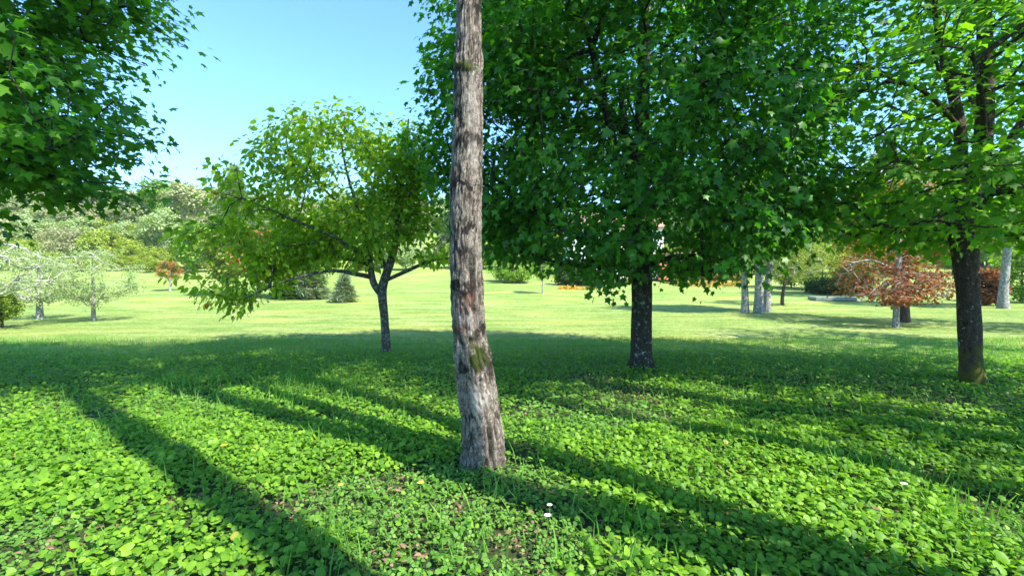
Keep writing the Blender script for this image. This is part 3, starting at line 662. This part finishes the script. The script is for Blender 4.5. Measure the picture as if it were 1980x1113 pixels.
# small flowers
M_yel = plain('yellow_petal', (.75, .48, .01), (.85, .60, .02), 30); M_whitep = plain('white_petal', (.75, .75, .72), (.85, .85, .82), 30)
M_stem = plain('green_stem', (.06, .14, .02), (.1, .22, .04), 30)
def flower(name, px, py, h, petal, rad, npet, label, group):
    b = ground_at(px, py + 20); rt = empty(name, b, label, 'flower', group)
    V, Fq = tube(np.array([[0, 0, 0, .003], [.01, 0, h*.5, .003], [.01, .01, h, .0025]]), 6, 0)
    link('stem', np_mesh('stem', V, Fq, M_stem, True), rt)
    a = np.arange(npet)*6.283/npet; top = np.tile([.01, .01, h], (npet, 1))
    V, Fc = scatter(OVATE[0], OVATE[1], top, frames(np.stack([np.cos(a), np.sin(a), .25+0*a], 1), np.stack([-.3*np.cos(a), -.3*np.sin(a)-.4, 1+0*a], 1)), np.full(npet, rad))
    link('petals', np_mesh('petals', V, Fc, petal), rt)
    a = np.linspace(0, 6.283, 9)[:-1]; v = np.array([[.01, .01, h+.008]]+[[.01+rad*.35*math.cos(t), .01+rad*.35*math.sin(t), h+.002] for t in a])
    link('centre', np_mesh('centre', v, np.array([[0, 1+i, 1+(i+1) % 8] for i in range(8)]), M_yel), rt)
flower('dandelion', 430, 884, .17, M_yel, .026, 14, 'yellow dandelion among broad leaves left of the grey trunk', 'yellow flowers in the ground cover')
flower('dandelion', 810, 955, .15, M_yel, .022, 14, 'yellow dandelion by the brown patch just in front of the grey trunk', 'yellow flowers in the ground cover')
flower('dandelion', 655, 962, .15, M_yel, .018, 14, 'small yellow flower beside the bare soil left of the trunk foot', 'yellow flowers in the ground cover')
flower('daisy', 1060, 1008, .15, M_whitep, .018, 12, 'upper of the two white daisies in front of the trunk', 'white daisies in front')
flower('daisy', 1056, 1022, .14, M_whitep, .022, 12, 'lower and larger of the two white daisies in front of the trunk', 'white daisies in front')
flower('daisy', 1747, 958, .15, M_whitep, .022, 12, 'single white flower in the weeds at lower right', 'white daisies in front')

# ------------------------------------------------------------------ background
def fol(name, d, l, tr=.35, acc=None): return leaf_mat(name, d, l, tr, (1.4, 1.5, .6), .7, accent=acc, spec=.15)
F_bright = fol('bright_foliage', (.13, .25, .03), (.26, .40, .05)); F_yel = fol('yellow_green_foliage', (.22, .30, .04), (.38, .44, .07))
F_pine = fol('pine_foliage', (.28, .31, .14), (.46, .48, .26), .3); F_spruce = fol('spruce_foliage', (.16, .22, .13), (.28, .34, .20), .25)
F_pale = fol('pale_foliage', (.26, .34, .13), (.42, .50, .24)); F_copper = fol('copper_foliage', (.20, .08, .045), (.34, .19, .09), .4, (.62, (.36, .11, .055)))
F_rust = fol('tan_foliage', (.28, .17, .05), (.44, .32, .09), .45, (.75, (.42, .15, .04))); F_olive = fol('olive_foliage', (.15, .20, .04), (.28, .32, .07))
F_dark = fol('dark_foliage', (.035, .075, .02), (.08, .14, .035)); F_brownp = fol('brown_twig_foliage', (.26, .28, .13), (.38, .37, .20), .3)

def bg_tree(kind, base, h, rad, mat, label, group=None, seed=1, trunk_r=.09, crown0=.3, nclus=120, nleaf=5, lsize=.6, bark=None, cat='tree', tmpl=None, gapt=-.3, shell=.5, parts_env=None, lean=0., twig=None, tw=.012, name=None, crad=None):
    e0 = h*crown0
    tr_ = [(0, 0, -.15, trunk_r*1.4), (0, 0, .12*h, trunk_r), (lean*.4, 0, .45*h, trunk_r*.75), (lean, 0, .92*h, trunk_r*.2)]
    env = parts_env or [(lean*.6, 0, (h+e0)/2, rad, rad, (h-e0)/2, 1)]
    return build_tree(name or kind, label, cat, base, tr_, [], env, nclus, nleaf, lsize, tmpl or SPRAY, mat, bark or M_bark_brown, seed=seed, shell=shell, zmin=max(.15, e0*.8), gapt=gapt, gapf=1.6/max(rad, .5),
                      crad=crad or rad*.13, flat=.8, sides=5, tw_r=tw, group=group, step=max(.3, rad*.25), tsides=3, twig_mat=twig)
def conifer(base, h, rad, mat, label, group=None, seed=1, tiers=16, per=10, lsize=.55, crown0=.08, cat='tree', name='spruce_tree'):
    r = np.random.default_rng(seed); rt = empty(name, base, label, cat, group)
    V, Fq = tube(np.array([[0, 0, -.2, h*.02], [0, 0, h*.5, h*.013], [0, 0, h, h*.002]]), 8, .02)
    link('trunk', np_mesh('trunk', V, Fq, M_bark_brown, True), rt)
    A, B, P, Tp = [], [], [], []
    for i in range(tiers):
        t = crown0 + (1-crown0)*(i/tiers)**.95; z = h*t; L = rad*(1-t)**.8*r.uniform(.8, 1.1)
        for k in range(per):
            a = r.uniform(0, 6.283); l = L*r.uniform(.7, 1.1); d = np.array([math.cos(a), math.sin(a), -.22]); s = np.array([0, 0, z+r.normal()*.1])
            A.append(s); B.append(s+d*l)
            for q in np.arange(.25, 1.02, .22 if L > .8 else .35): P.append(s+d*l*q+r.normal(size=3)*.07*L); Tp.append(d+r.normal(size=3)*.25)
    A, B, P, Tp = map(np.array, (A, B, P, Tp))
    V, Fq = prisms(A, B, np.full(len(A), h*.004), np.full(len(A), .006), 3); link('branches', np_mesh('branches', V, Fq, M_bark_brown, True), rt)['kind'] = 'stuff'
    V, Fc = scatter(NEEDLE[0], NEEDLE[1], P, frames(Tp, r.normal(size=P.shape)*.3+[0, 0, 1]), lsize*r.uniform(.7, 1.2, len(P)))
    link('crown', np_mesh('crown', V, Fc, mat), rt)['kind'] = 'stuff'; return rt

# orchard and single trees on the left lawn
def gp(px, py): return ground_at(px, py)
b = gp(181, 620); s = b[1]/F
OR1 = bg_tree('fruit_tree', b, 140*s, 80*s, F_pale, 'round crowned small fruit tree with straight trunk on the left lawn', 'pale orchard trees on the left', 51, .07, .22, 210, 9, .13, M_bark_pale, gapt=-.3, shell=.55, twig=M_twig_pale, tw=.007, crad=.16)
b = gp(77, 617); s = b[1]/F
bg_tree('fruit_tree', b, 135*s, 66*s, F_pale, 'whitish twiggy fruit tree with short forked trunk, second from the left', 'pale orchard trees on the left', 52, .11, .18, 260, 4, .12, M_bark_pale, gapt=-.3, shell=.5, twig=M_twig_pale, tw=.010, crad=.15)
b = gp(-70, 640); s = b[1]/F
bg_tree('fruit_tree', b, 185*s, 150*s, F_pale, 'pale branched fruit tree cut by the left edge of the picture', 'pale orchard trees on the left', 53, .11, .22, 300, 5, .13, M_bark_pale, gapt=-.3, shell=.5, twig=M_twig_pale, tw=.012, crad=.2)
b = gp(4, 634); s = b[1]/F
bg_tree('shrub', b, 78*s, 30*s, F_yel, 'upright yellow green shrub at the left edge of the lawn', None, 54, .04, .1, 70, 9, .16, cat='shrub', gapt=-.5)
b = gp(329, 562); s = b[1]/F
bg_tree('copper_tree', b, 56*s, 24*s, F_rust, 'tiny copper leaved tree with white trunk at the foot of the hill', None, 55, .09, .45, 60, 5, .35, M_bark_pale, twig=M_twig_pale)
def at_h(px, top, base_d):                    # a tree at depth d whose top reaches picture row top
    p = at(px, 540, base_d); z = T(p[0], base_d); tz = at(px, top, base_d)[2]
    return np.array([p[0], base_d, z]), tz - z
# trees on the hill, each (px, top row, depth, radius in px)
G = 'trees on the wooded hill behind the meadow'
b, h = at_h(372, 352, 84); P1 = bg_tree('pine_tree', b, h, 44*84/F, F_pine, 'tall pine with bare reddish trunk right of the bright green tree on the hill', G, 61, .28, .42, 150, 6, 1.1, M_bark_pale, gapt=-.1, shell=.4)
b, h = at_h(242, 366, 86); P2 = bg_tree('pine_tree', b, h, 40*86/F, F_pine, 'dark topped pine with slim bare trunk near the middle of the hill', G, 62, .24, .45, 130, 6, 1.0, M_bark_pale, gapt=-.15, shell=.35)
b, h = at_h(308, 348, 88); D1_ = bg_tree('leafy_tree', b, h, 34*88/F, F_bright, 'fresh bright green tree standing highest in the middle of the hill', G, 63, .25, .3, 130, 6, 1.1, gapt=-.3)
b, h = at_h(318, 408, 74); D2_ = bg_tree('leafy_tree', b, h, 42*74/F, F_pale, 'wide pale green tree below the bright green one on the hill', G, 64, .2, .12, 140, 6, 1.0, gapt=-.5)
b, h = at_h(376, 430, 58); D3_ = bg_tree('leafy_tree', b, h, 36*58/F, F_bright, 'vivid green round tree beside the drooping cherry branches', G, 65, .2, .12, 150, 7, .75, gapt=-.6)
b, h = at_h(456, 318, 76); S1_ = conifer(b, h, 72*76/F, F_spruce, 'pointed grey green conifer rising left of the cherry', G, 66, 34, 14, 1.15, .15)
b, h = at_h(206, 440, 66); W1 = bg_tree('shrub', b, h, 40*66/F, F_yel, 'yellow green bush in the middle of the lower slope', 'bushes on the slope', 67, .1, .05, 90, 7, .8, cat='shrub', gapt=-.6)
b, h = at_h(135, 440, 68); W2 = bg_tree('shrub', b, h, 44*68/F, F_brownp, 'brownish bare twigged bush on the lower slope', 'bushes on the slope', 68, .1, .05, 110, 5, .8, cat='shrub', gapt=-.5)
protos = dict(P1=(P1, 84, 352, 372), P2=(P2, 86, 366, 242), D1=(D1_, 88, 348, 308), D2=(D2_, 74, 408, 318), D3=(D3_, 58, 430, 376), S=(S1_, 76, 318, 456), W1=(W1, 66, 440, 206), W2=(W2, 68, 440, 135))
def hh(k):
    o, d, top, px = protos[k]; return at_h(px, top, d)[1]
LAB = dict(P1='brown green pine in the crowd of trees on the far hill', P2='slim dark pine in the crowd of trees on the far hill', D1='bright green leafy tree in the crowd on the far hill', D2='pale green leafy tree in the crowd on the far hill',
           D3='vivid green leafy tree at the edge of the far wood', S='grey green conifer in the crowd of the far wood', W1='yellow green bush at the foot of the far wood', W2='brown twiggy bush at the foot of the far wood')
GR = dict(P1='brown green pines on the hill', P2='slim dark pines on the hill', D1='bright leafy trees on the hill', D2='pale leafy trees on the hill', D3='vivid green trees at the wood edge', S='grey green conifers of the wood', W1='yellow green bushes at the wood foot', W2='brown bushes at the wood foot')
HILL = []; ROW = ['']
def put(k, px, top, d, wide=1.0):
    o = protos[k][0]; b, h = at_h(px, top, d); s = h/hh(k)
    c = copy_tree(o, b, random.uniform(0, 6.28), (s*wide, s*wide, s), LAB[k]); c['group'] = GR[k]; HILL.append((c, k, px, ROW[0])); return c
rr = random.Random(3)
def band(kinds, x0, x1, stepx, top, dtop, d, dd, wide=(1, 1.3)):
    ROW[0] = 'in the back row' if d > 85 else ('in the middle row' if d > 70 else 'in the front row')
    x0, x1 = max(x0, -60), min(x1, 2040)
    x = x0
    while x < x1:
        put(rr.choice(kinds), x + rr.uniform(-.3, .3)*stepx, top + rr.uniform(-dtop, dtop), d + rr.uniform(-dd, dd), rr.uniform(*wide)); x += stepx
band(['P1', 'P1', 'P2', 'D2', 'P2'], -120, 470, 26, 366, 10, 100, 8)
band(['P1', 'P2', 'D1'], 10, 290, 34, 392, 12, 90, 5)
band(['P1', 'D2', 'P1', 'P2', 'S'], 470, 900, 36, 385, 16, 96, 8)
band(['D2', 'W1', 'W2', 'D2', 'P1'], -160, 480, 38, 428, 12, 78, 4)
band(['W1', 'W2', 'W1', 'D2'], -160, 400, 36, 468, 10, 67, 3)
band(['D2', 'D3', 'P1', 'S', 'D1'], 420, 900, 40, 425, 14, 74, 5)
band(['W1', 'D3', 'W1', 'D2'], 420, 960, 46, 470, 12, 63, 3)
band(['W1', 'W2', 'W1'], -60, 300, 27, 492, 8, 60, 2)
band(['D2', 'D1', 'P1', 'D3', 'S'], 920, 2300, 52, 395, 22, 80, 8)
band(['D3', 'W1', 'D1', 'W1'], 930, 2300, 60, 455, 16, 66, 4)
KN = dict(P1='brown green pine', P2='slim dark pine', D1='bright green tree', D2='pale green tree', D3='vivid green tree', S='grey green conifer', W1='yellow green bush', W2='brown twiggy bush')
REG = [(120, 'above the pale orchard trees'), (290, 'left of the highest bright tree'), (480, 'just left of the cherry'), (700, 'behind the cherry crown'), (960, 'between cherry trunk and big maple'),
       (1240, 'behind big maple, left half'), (1600, 'behind big maple, right half'), (1860, 'behind the red leaved maple'), (9999, 'beyond the mossy right trunk')]
cells = {}
for c, k, px, row in HILL: cells.setdefault((k, row, next(t for v, t in REG if px < v)), []).append((px, c))
for (k, row, t), L in cells.items():
    L.sort(key=lambda e: e[0])
    for i, (_, c) in enumerate(L):
        pre = '' if len(L) == 1 else (['leftmost ', 'second from left, ', 'third from left, ', 'fourth from left, '] + [w_+' from left, ' for w_ in 'fifth sixth seventh eighth ninth tenth eleventh twelfth thirteenth fourteenth fifteenth'.split()])[i] if i < len(L)-1 else 'rightmost '
        c['label'] = pre + KN[k] + ' ' + row + ' ' + t
# conifers behind the cherry
def at_g(px, py, top): b = gp(px, py); return b, (py-top)*b[1]/F
b, h = at_g(602, 578, 470); S2 = conifer(b, h, 38*b[1]/F, F_spruce, 'broad dark spruce on the lawn behind the cherry trunk', 'spruces on the lawn behind the cherry', 71, 20, 12, .9, .05)
b, h = at_g(560, 578, 450); conifer(b, h, 34*b[1]/F, F_dark, 'tall dark conifer left of the broad spruce behind the cherry', 'spruces on the lawn behind the cherry', 72, 20, 12, 1.0, .12)
b, h = at_g(666, 584, 532); conifer(b, h, 32*b[1]/F, F_spruce, 'smallest spruce on the lawn just left of the cherry trunk', 'spruces on the lawn behind the cherry', 73, 12, 10, .6, .15)
b, h = at_g(500, 577, 440); bg_tree('leafy_tree', b, h, 50*b[1]/F, F_rust, 'tan leaved young tree seen through the cherry crown', None, 74, .12, .25, 120, 6, .6)
b, h = at_g(440, 572, 430); bg_tree('leafy_tree', b, h, 44*b[1]/F, F_olive, 'olive green tree behind the drooping left side of the cherry', None, 75, .12, .2, 120, 6, .6)
# middle: shrub, young tree, hedge, flower bed
b, h = at_g(992, 546, 488); bg_tree('shrub', b, h, 46*b[1]/F, F_bright, 'rounded bright green shrub right of the grey trunk', None, 76, .08, .02, 120, 8, .5, cat='shrub', gapt=-.7, shell=.7)
b, h = at_g(1049, 568, 492); bg_tree('young_tree', b, h, 24*b[1]/F, F_bright, 'young staked tree with thin pale trunk in front of the shrub', None, 77, .055, .38, 60, 7, .3, M_bark_pale)
b, h = at_g(1113, 552, 508); HD = bg_tree('hedge', b, h, 34*b[1]/F, F_dark, 'dark clipped hedge behind the orange flower bed', None, 78, .1, .0, 170, 8, .5, cat='hedge', gapt=-.9, shell=.8, parts_env=[(-.8, 0, h*.5, 1.1, .8, h*.5, 1), (.8, 0, h*.5, 1.1, .8, h*.5, 1)])
M_flow = leaf_mat('orange_flower', (.55, .20, .02), (.70, .42, .04), .3, (1.2, 1, .6), .7)
def bed(px0, px1, py, wid, label, seed, mat=M_flow, name='flower_bed', cat='flower bed', hgt=.22):
    a, c = gp(px0, py), gp(px1, py); r = np.random.default_rng(seed); n = int(700*np.linalg.norm(c-a)*wid/6); t = r.uniform(0, 1, n)
    P = a+(c-a)*t[:, None]; P[:, 1] += r.uniform(-1, 1, n)*wid*np.sqrt(np.clip(1-(2*t-1)**2, .05, 1)); P[:, 2] = terrain(P[:, 0], P[:, 1])+r.uniform(0, hgt, n)
    V, Fc = scatter(ROUND[0], ROUND[1], P, frames(norm(r.normal(size=(n, 3))), r.normal(size=(n, 3))+[0, -.6, .8]), r.uniform(.12, .22, n))
    tag(link(name, np_mesh(name, V, Fc, mat)), label, cat, kind='stuff')
bed(1080, 1150, 559, .7, 'orange yellow flower bed at the foot of the dark hedge', 5)
bed(1305, 1435, 553, 1.2, 'orange and yellow low planting right of the big maple trunk', 6, leaf_mat('orange_plants', (.40, .26, .05), (.55, .40, .08), .3, (1.2, 1.1, .6), .7), name='planting', cat='plants', hgt=.5)
for px, py, top, rp, m_, lb, sd_ in ((1335, 548, 500, 34, F_yel, 'low yellow bush right of the big maple trunk', 81), (1385, 550, 492, 36, F_rust, 'orange tinged bush left of the three pale trunks', 82), (1425, 549, 500, 30, F_yel, 'small golden bush behind the three pale trunks', 83),
                               (1590, 560, 452, 56, F_yel, 'wide yellow green bush left of the red leaved tree', 84), (1530, 556, 470, 40, F_olive, 'olive bush behind the leaning thin tree', 85), (1655, 566, 500, 40, F_olive, 'low olive bush behind the grey slab', 86),
                               (1975, 585, 480, 46, F_bright, 'bright green bush at the right edge behind the pale trunk', 87), (1905, 590, 520, 30, F_copper, 'small copper red bush just right of the mossy trunk', 88), (1610, 568, 540, 50, F_dark, 'low dark leaf mass standing in for the shaded gap beside the grey slab', 89)):  # last entry: dark leaves put in for the shade band by the slab
    b, h = at_g(px, py, top); bg_tree('shrub', b, h, rp*b[1]/F, m_, lb, None, sd_, .06, .03, 130, 7, .42, cat='shrub', gapt=-.5, shell=.6)
# three pale trunks and the thin one
for i, (px, py, wpx, ln, lb) in enumerate(((1440, 604, 6.2, -.3, 'leftmost of the three pale trunked trees on the right lawn'), (1467, 605, 8, 0, 'middle and thickest of the three pale trunked trees'), (1483, 603, 6.5, .4, 'rightmost of the three pale trunked trees, leaning slightly'))):
    b = gp(px, py); s = b[1]/F
    bg_tree('pale_trunked_tree', b, 7.2-.3*i, 2.1, F_bright, lb, 'three pale trunked trees on the right lawn', 90+i, wpx*s, .34, 210, 8, .30, M_bark_pale, lean=ln, gapt=-.2)
b = gp(1513, 590); bg_tree('thin_tree', b, 4.2, 2.0, F_olive, 'thin leaning small tree with fine arching twigs', None, 94, .09, .3, 150, 5, .26, M_bark_brown, lean=.5, twig=M_twig_pale)
# red leaved tree, dark trunk behind it, tall tan tree
b = gp(1732, 633); s = b[1]/F
build_tree('red_maple', 'low red leaved maple with whitish trunk and spreading pale branches', 'tree', b, [(0, 0, -.1, 7*s), (0, 0, .15, 5.6*s), (.02, 0, 60*s, 5*s), (.05, 0, 130*s, 5*s), (.05, 0, 190*s, 3*s)],
           [[(0, 0, 90*s, .06), (-.8, -.2, 75*s, .04), (-1.5, -.3, 50*s, .02)], [(0, 0, 100*s, .05), (.7, .1, 105*s, .035), (1.5, .2, 90*s, .02)], [(0, 0, 110*s, .05), (-.6, .3, 130*s, .03), (-1.2, .4, 125*s, .02)], [(0, 0, 95*s, .05), (.5, -.5, 70*s, .03), (1.1, -.7, 62*s, .02)]],
           [(.15, .3, 84*s, 2.1, 1.5, 46*s, 2), (-.2, .3, 130*s, 1.4, 1.2, 22*s, .5)], 290, 14, .095, MAPLE, F_copper, M_bark_pale, seed=95, shell=.4, zmin=30*s, gapt=-.15, gapf=1.4, crad=.2, flat=.3, twig_mat=M_twig_pale, tw_r=.007)
b = gp(1747, 623); bg_tree('dark_trunked_tree', b, 5.2, 2.3, F_rust, 'dark trunked tree with tan and reddish leaves behind the red maple', None, 96, .17, .38, 300, 8, .24, M_bark_brown, gapt=-.2)
b, h = at_h(1735, 290, 33); bg_tree('tan_tree', b, h, 3.6, F_rust, 'tall tan and orange leaved tree rising behind the red maple', None, 97, .2, .25, 260, 7, .5, gapt=-.2)
b = gp(1940, 596); bg_tree('pale_trunked_tree', b, 8, 2.6, F_bright, 'single thick pale trunk between the mossy trunk and the right edge', None, 98, .2, .42, 200, 8, .4, M_bark_pale, gapt=-.3, lean=.5)
# grey slab beside the bushes
def box(name, c, sx, sy, sz, mat, parent=None, rz=0, bev=.03):
    import bmesh
    bm = bmesh.new(); bmesh.ops.create_cube(bm, size=1); bmesh.ops.scale(bm, vec=(sx, sy, sz), verts=bm.verts)
    bmesh.ops.bevel(bm, geom=bm.edges[:], offset=bev, segments=1, affect='EDGES'); me = bpy.data.meshes.new(name); bm.to_mesh(me); bm.free(); me.materials.append(mat)
    o = link(name, me, parent, c); o.rotation_euler = (0, 0, rz); return o
M_slab = plain('grey_slab', (.15, .17, .15), (.24, .26, .23), 3); b = gp(1608, 581)
tag(box('stone_slab', (b[0], b[1], b[2]+.12), 2.3, 1.4, .22, M_slab, rz=-.25), 'flat grey slab lying by the bushes left of the red maple', 'slab')
# house behind the big maple
hb = np.array([at(1180, 540, 58)[0], 58.0, T(at(1180, 540, 58)[0], 58)])
house = empty('house', hb, 'white rendered house glimpsed through the big maple crown', 'house')
M_white = plain('white_render', (.74, .73, .70), (.80, .79, .76), 2, bump=.05); M_terra = plain('terracotta_render', (.62, .20, .10), (.70, .25, .13), 2, bump=.05)
M_roof = plain('roof_tile', (.35, .16, .10), (.48, .26, .18), 5); M_glass = plain('dark_glass', (.04, .05, .06), (.07, .08, .09), 1, .15, 0); M_frame = plain('white_frame', (.7, .7, .68), (.78, .78, .75), 4)
box('wall', (0, 0, 2.9), 11, 7, 6.2, M_white, house)
for sx in (-1, 1):
    v = np.array([[-6, 0, 7.9], [6, 0, 7.9], [6, sx*4.1, 5.9], [-6, sx*4.1, 5.9], [-6, 0, 7.7], [6, 0, 7.7], [6, sx*4.1, 5.7], [-6, sx*4.1, 5.7]])
    link('roof', np_mesh('roof', v, np.array([[0, 1, 2, 3], [7, 6, 5, 4], [3, 2, 6, 7], [0, 3, 7, 4], [1, 5, 6, 2], [0, 4, 5, 1]]), M_roof), house)
for x, z in ((-3.6, 1.6), (-.4, 1.6), (-3.6, 4.4), (-.4, 4.4), (2.8, 4.4)):
    w_ = box('window', (x, -3.53, z), 1.1, .10, 1.3, M_frame, house, bev=.01); box('pane', (-.25, -.06, 0), .42, .03, 1.1, M_glass, w_, bev=.005); box('pane', (.25, -.06, 0), .42, .03, 1.1, M_glass, w_, bev=.005)
box('annex_wall', (6.9, -1.5, 1.1), 4.4, 6, 2.9, M_terra, house); box('annex_roof', (6.9, -1.5, 2.68), 5.0, 6.6, .22, M_roof, house)
box('cornice', (6.9, -4.62, 2.3), 4.4, .2, .35, M_white, house, bev=.02)


# thin summer air
hz = bpy.data.meshes.new('haze')
v = [(x, y, z) for x in (-270, 270) for y in (-55, 340) for z in (-2, 62)]
hz.from_pydata(v, [], [(0, 1, 3, 2), (4, 6, 7, 5), (0, 4, 5, 1), (2, 3, 7, 6), (0, 2, 6, 4), (1, 5, 7, 3)])
mh = bpy.data.materials.new('haze'); mh.use_nodes = True; th_ = mh.node_tree; th_.nodes.clear()
pv = th_.nodes.new('ShaderNodeVolumePrincipled'); pv.inputs['Color'].default_value = (.93, .96, 1, 1); pv.inputs['Density'].default_value = .0003; pv.inputs['Anisotropy'].default_value = .2
oo = th_.nodes.new('ShaderNodeOutputMaterial'); th_.links.new(pv.outputs[0], oo.inputs['Volume']); hz.materials.append(mh)
tag(link('haze', hz), kind='stuff')
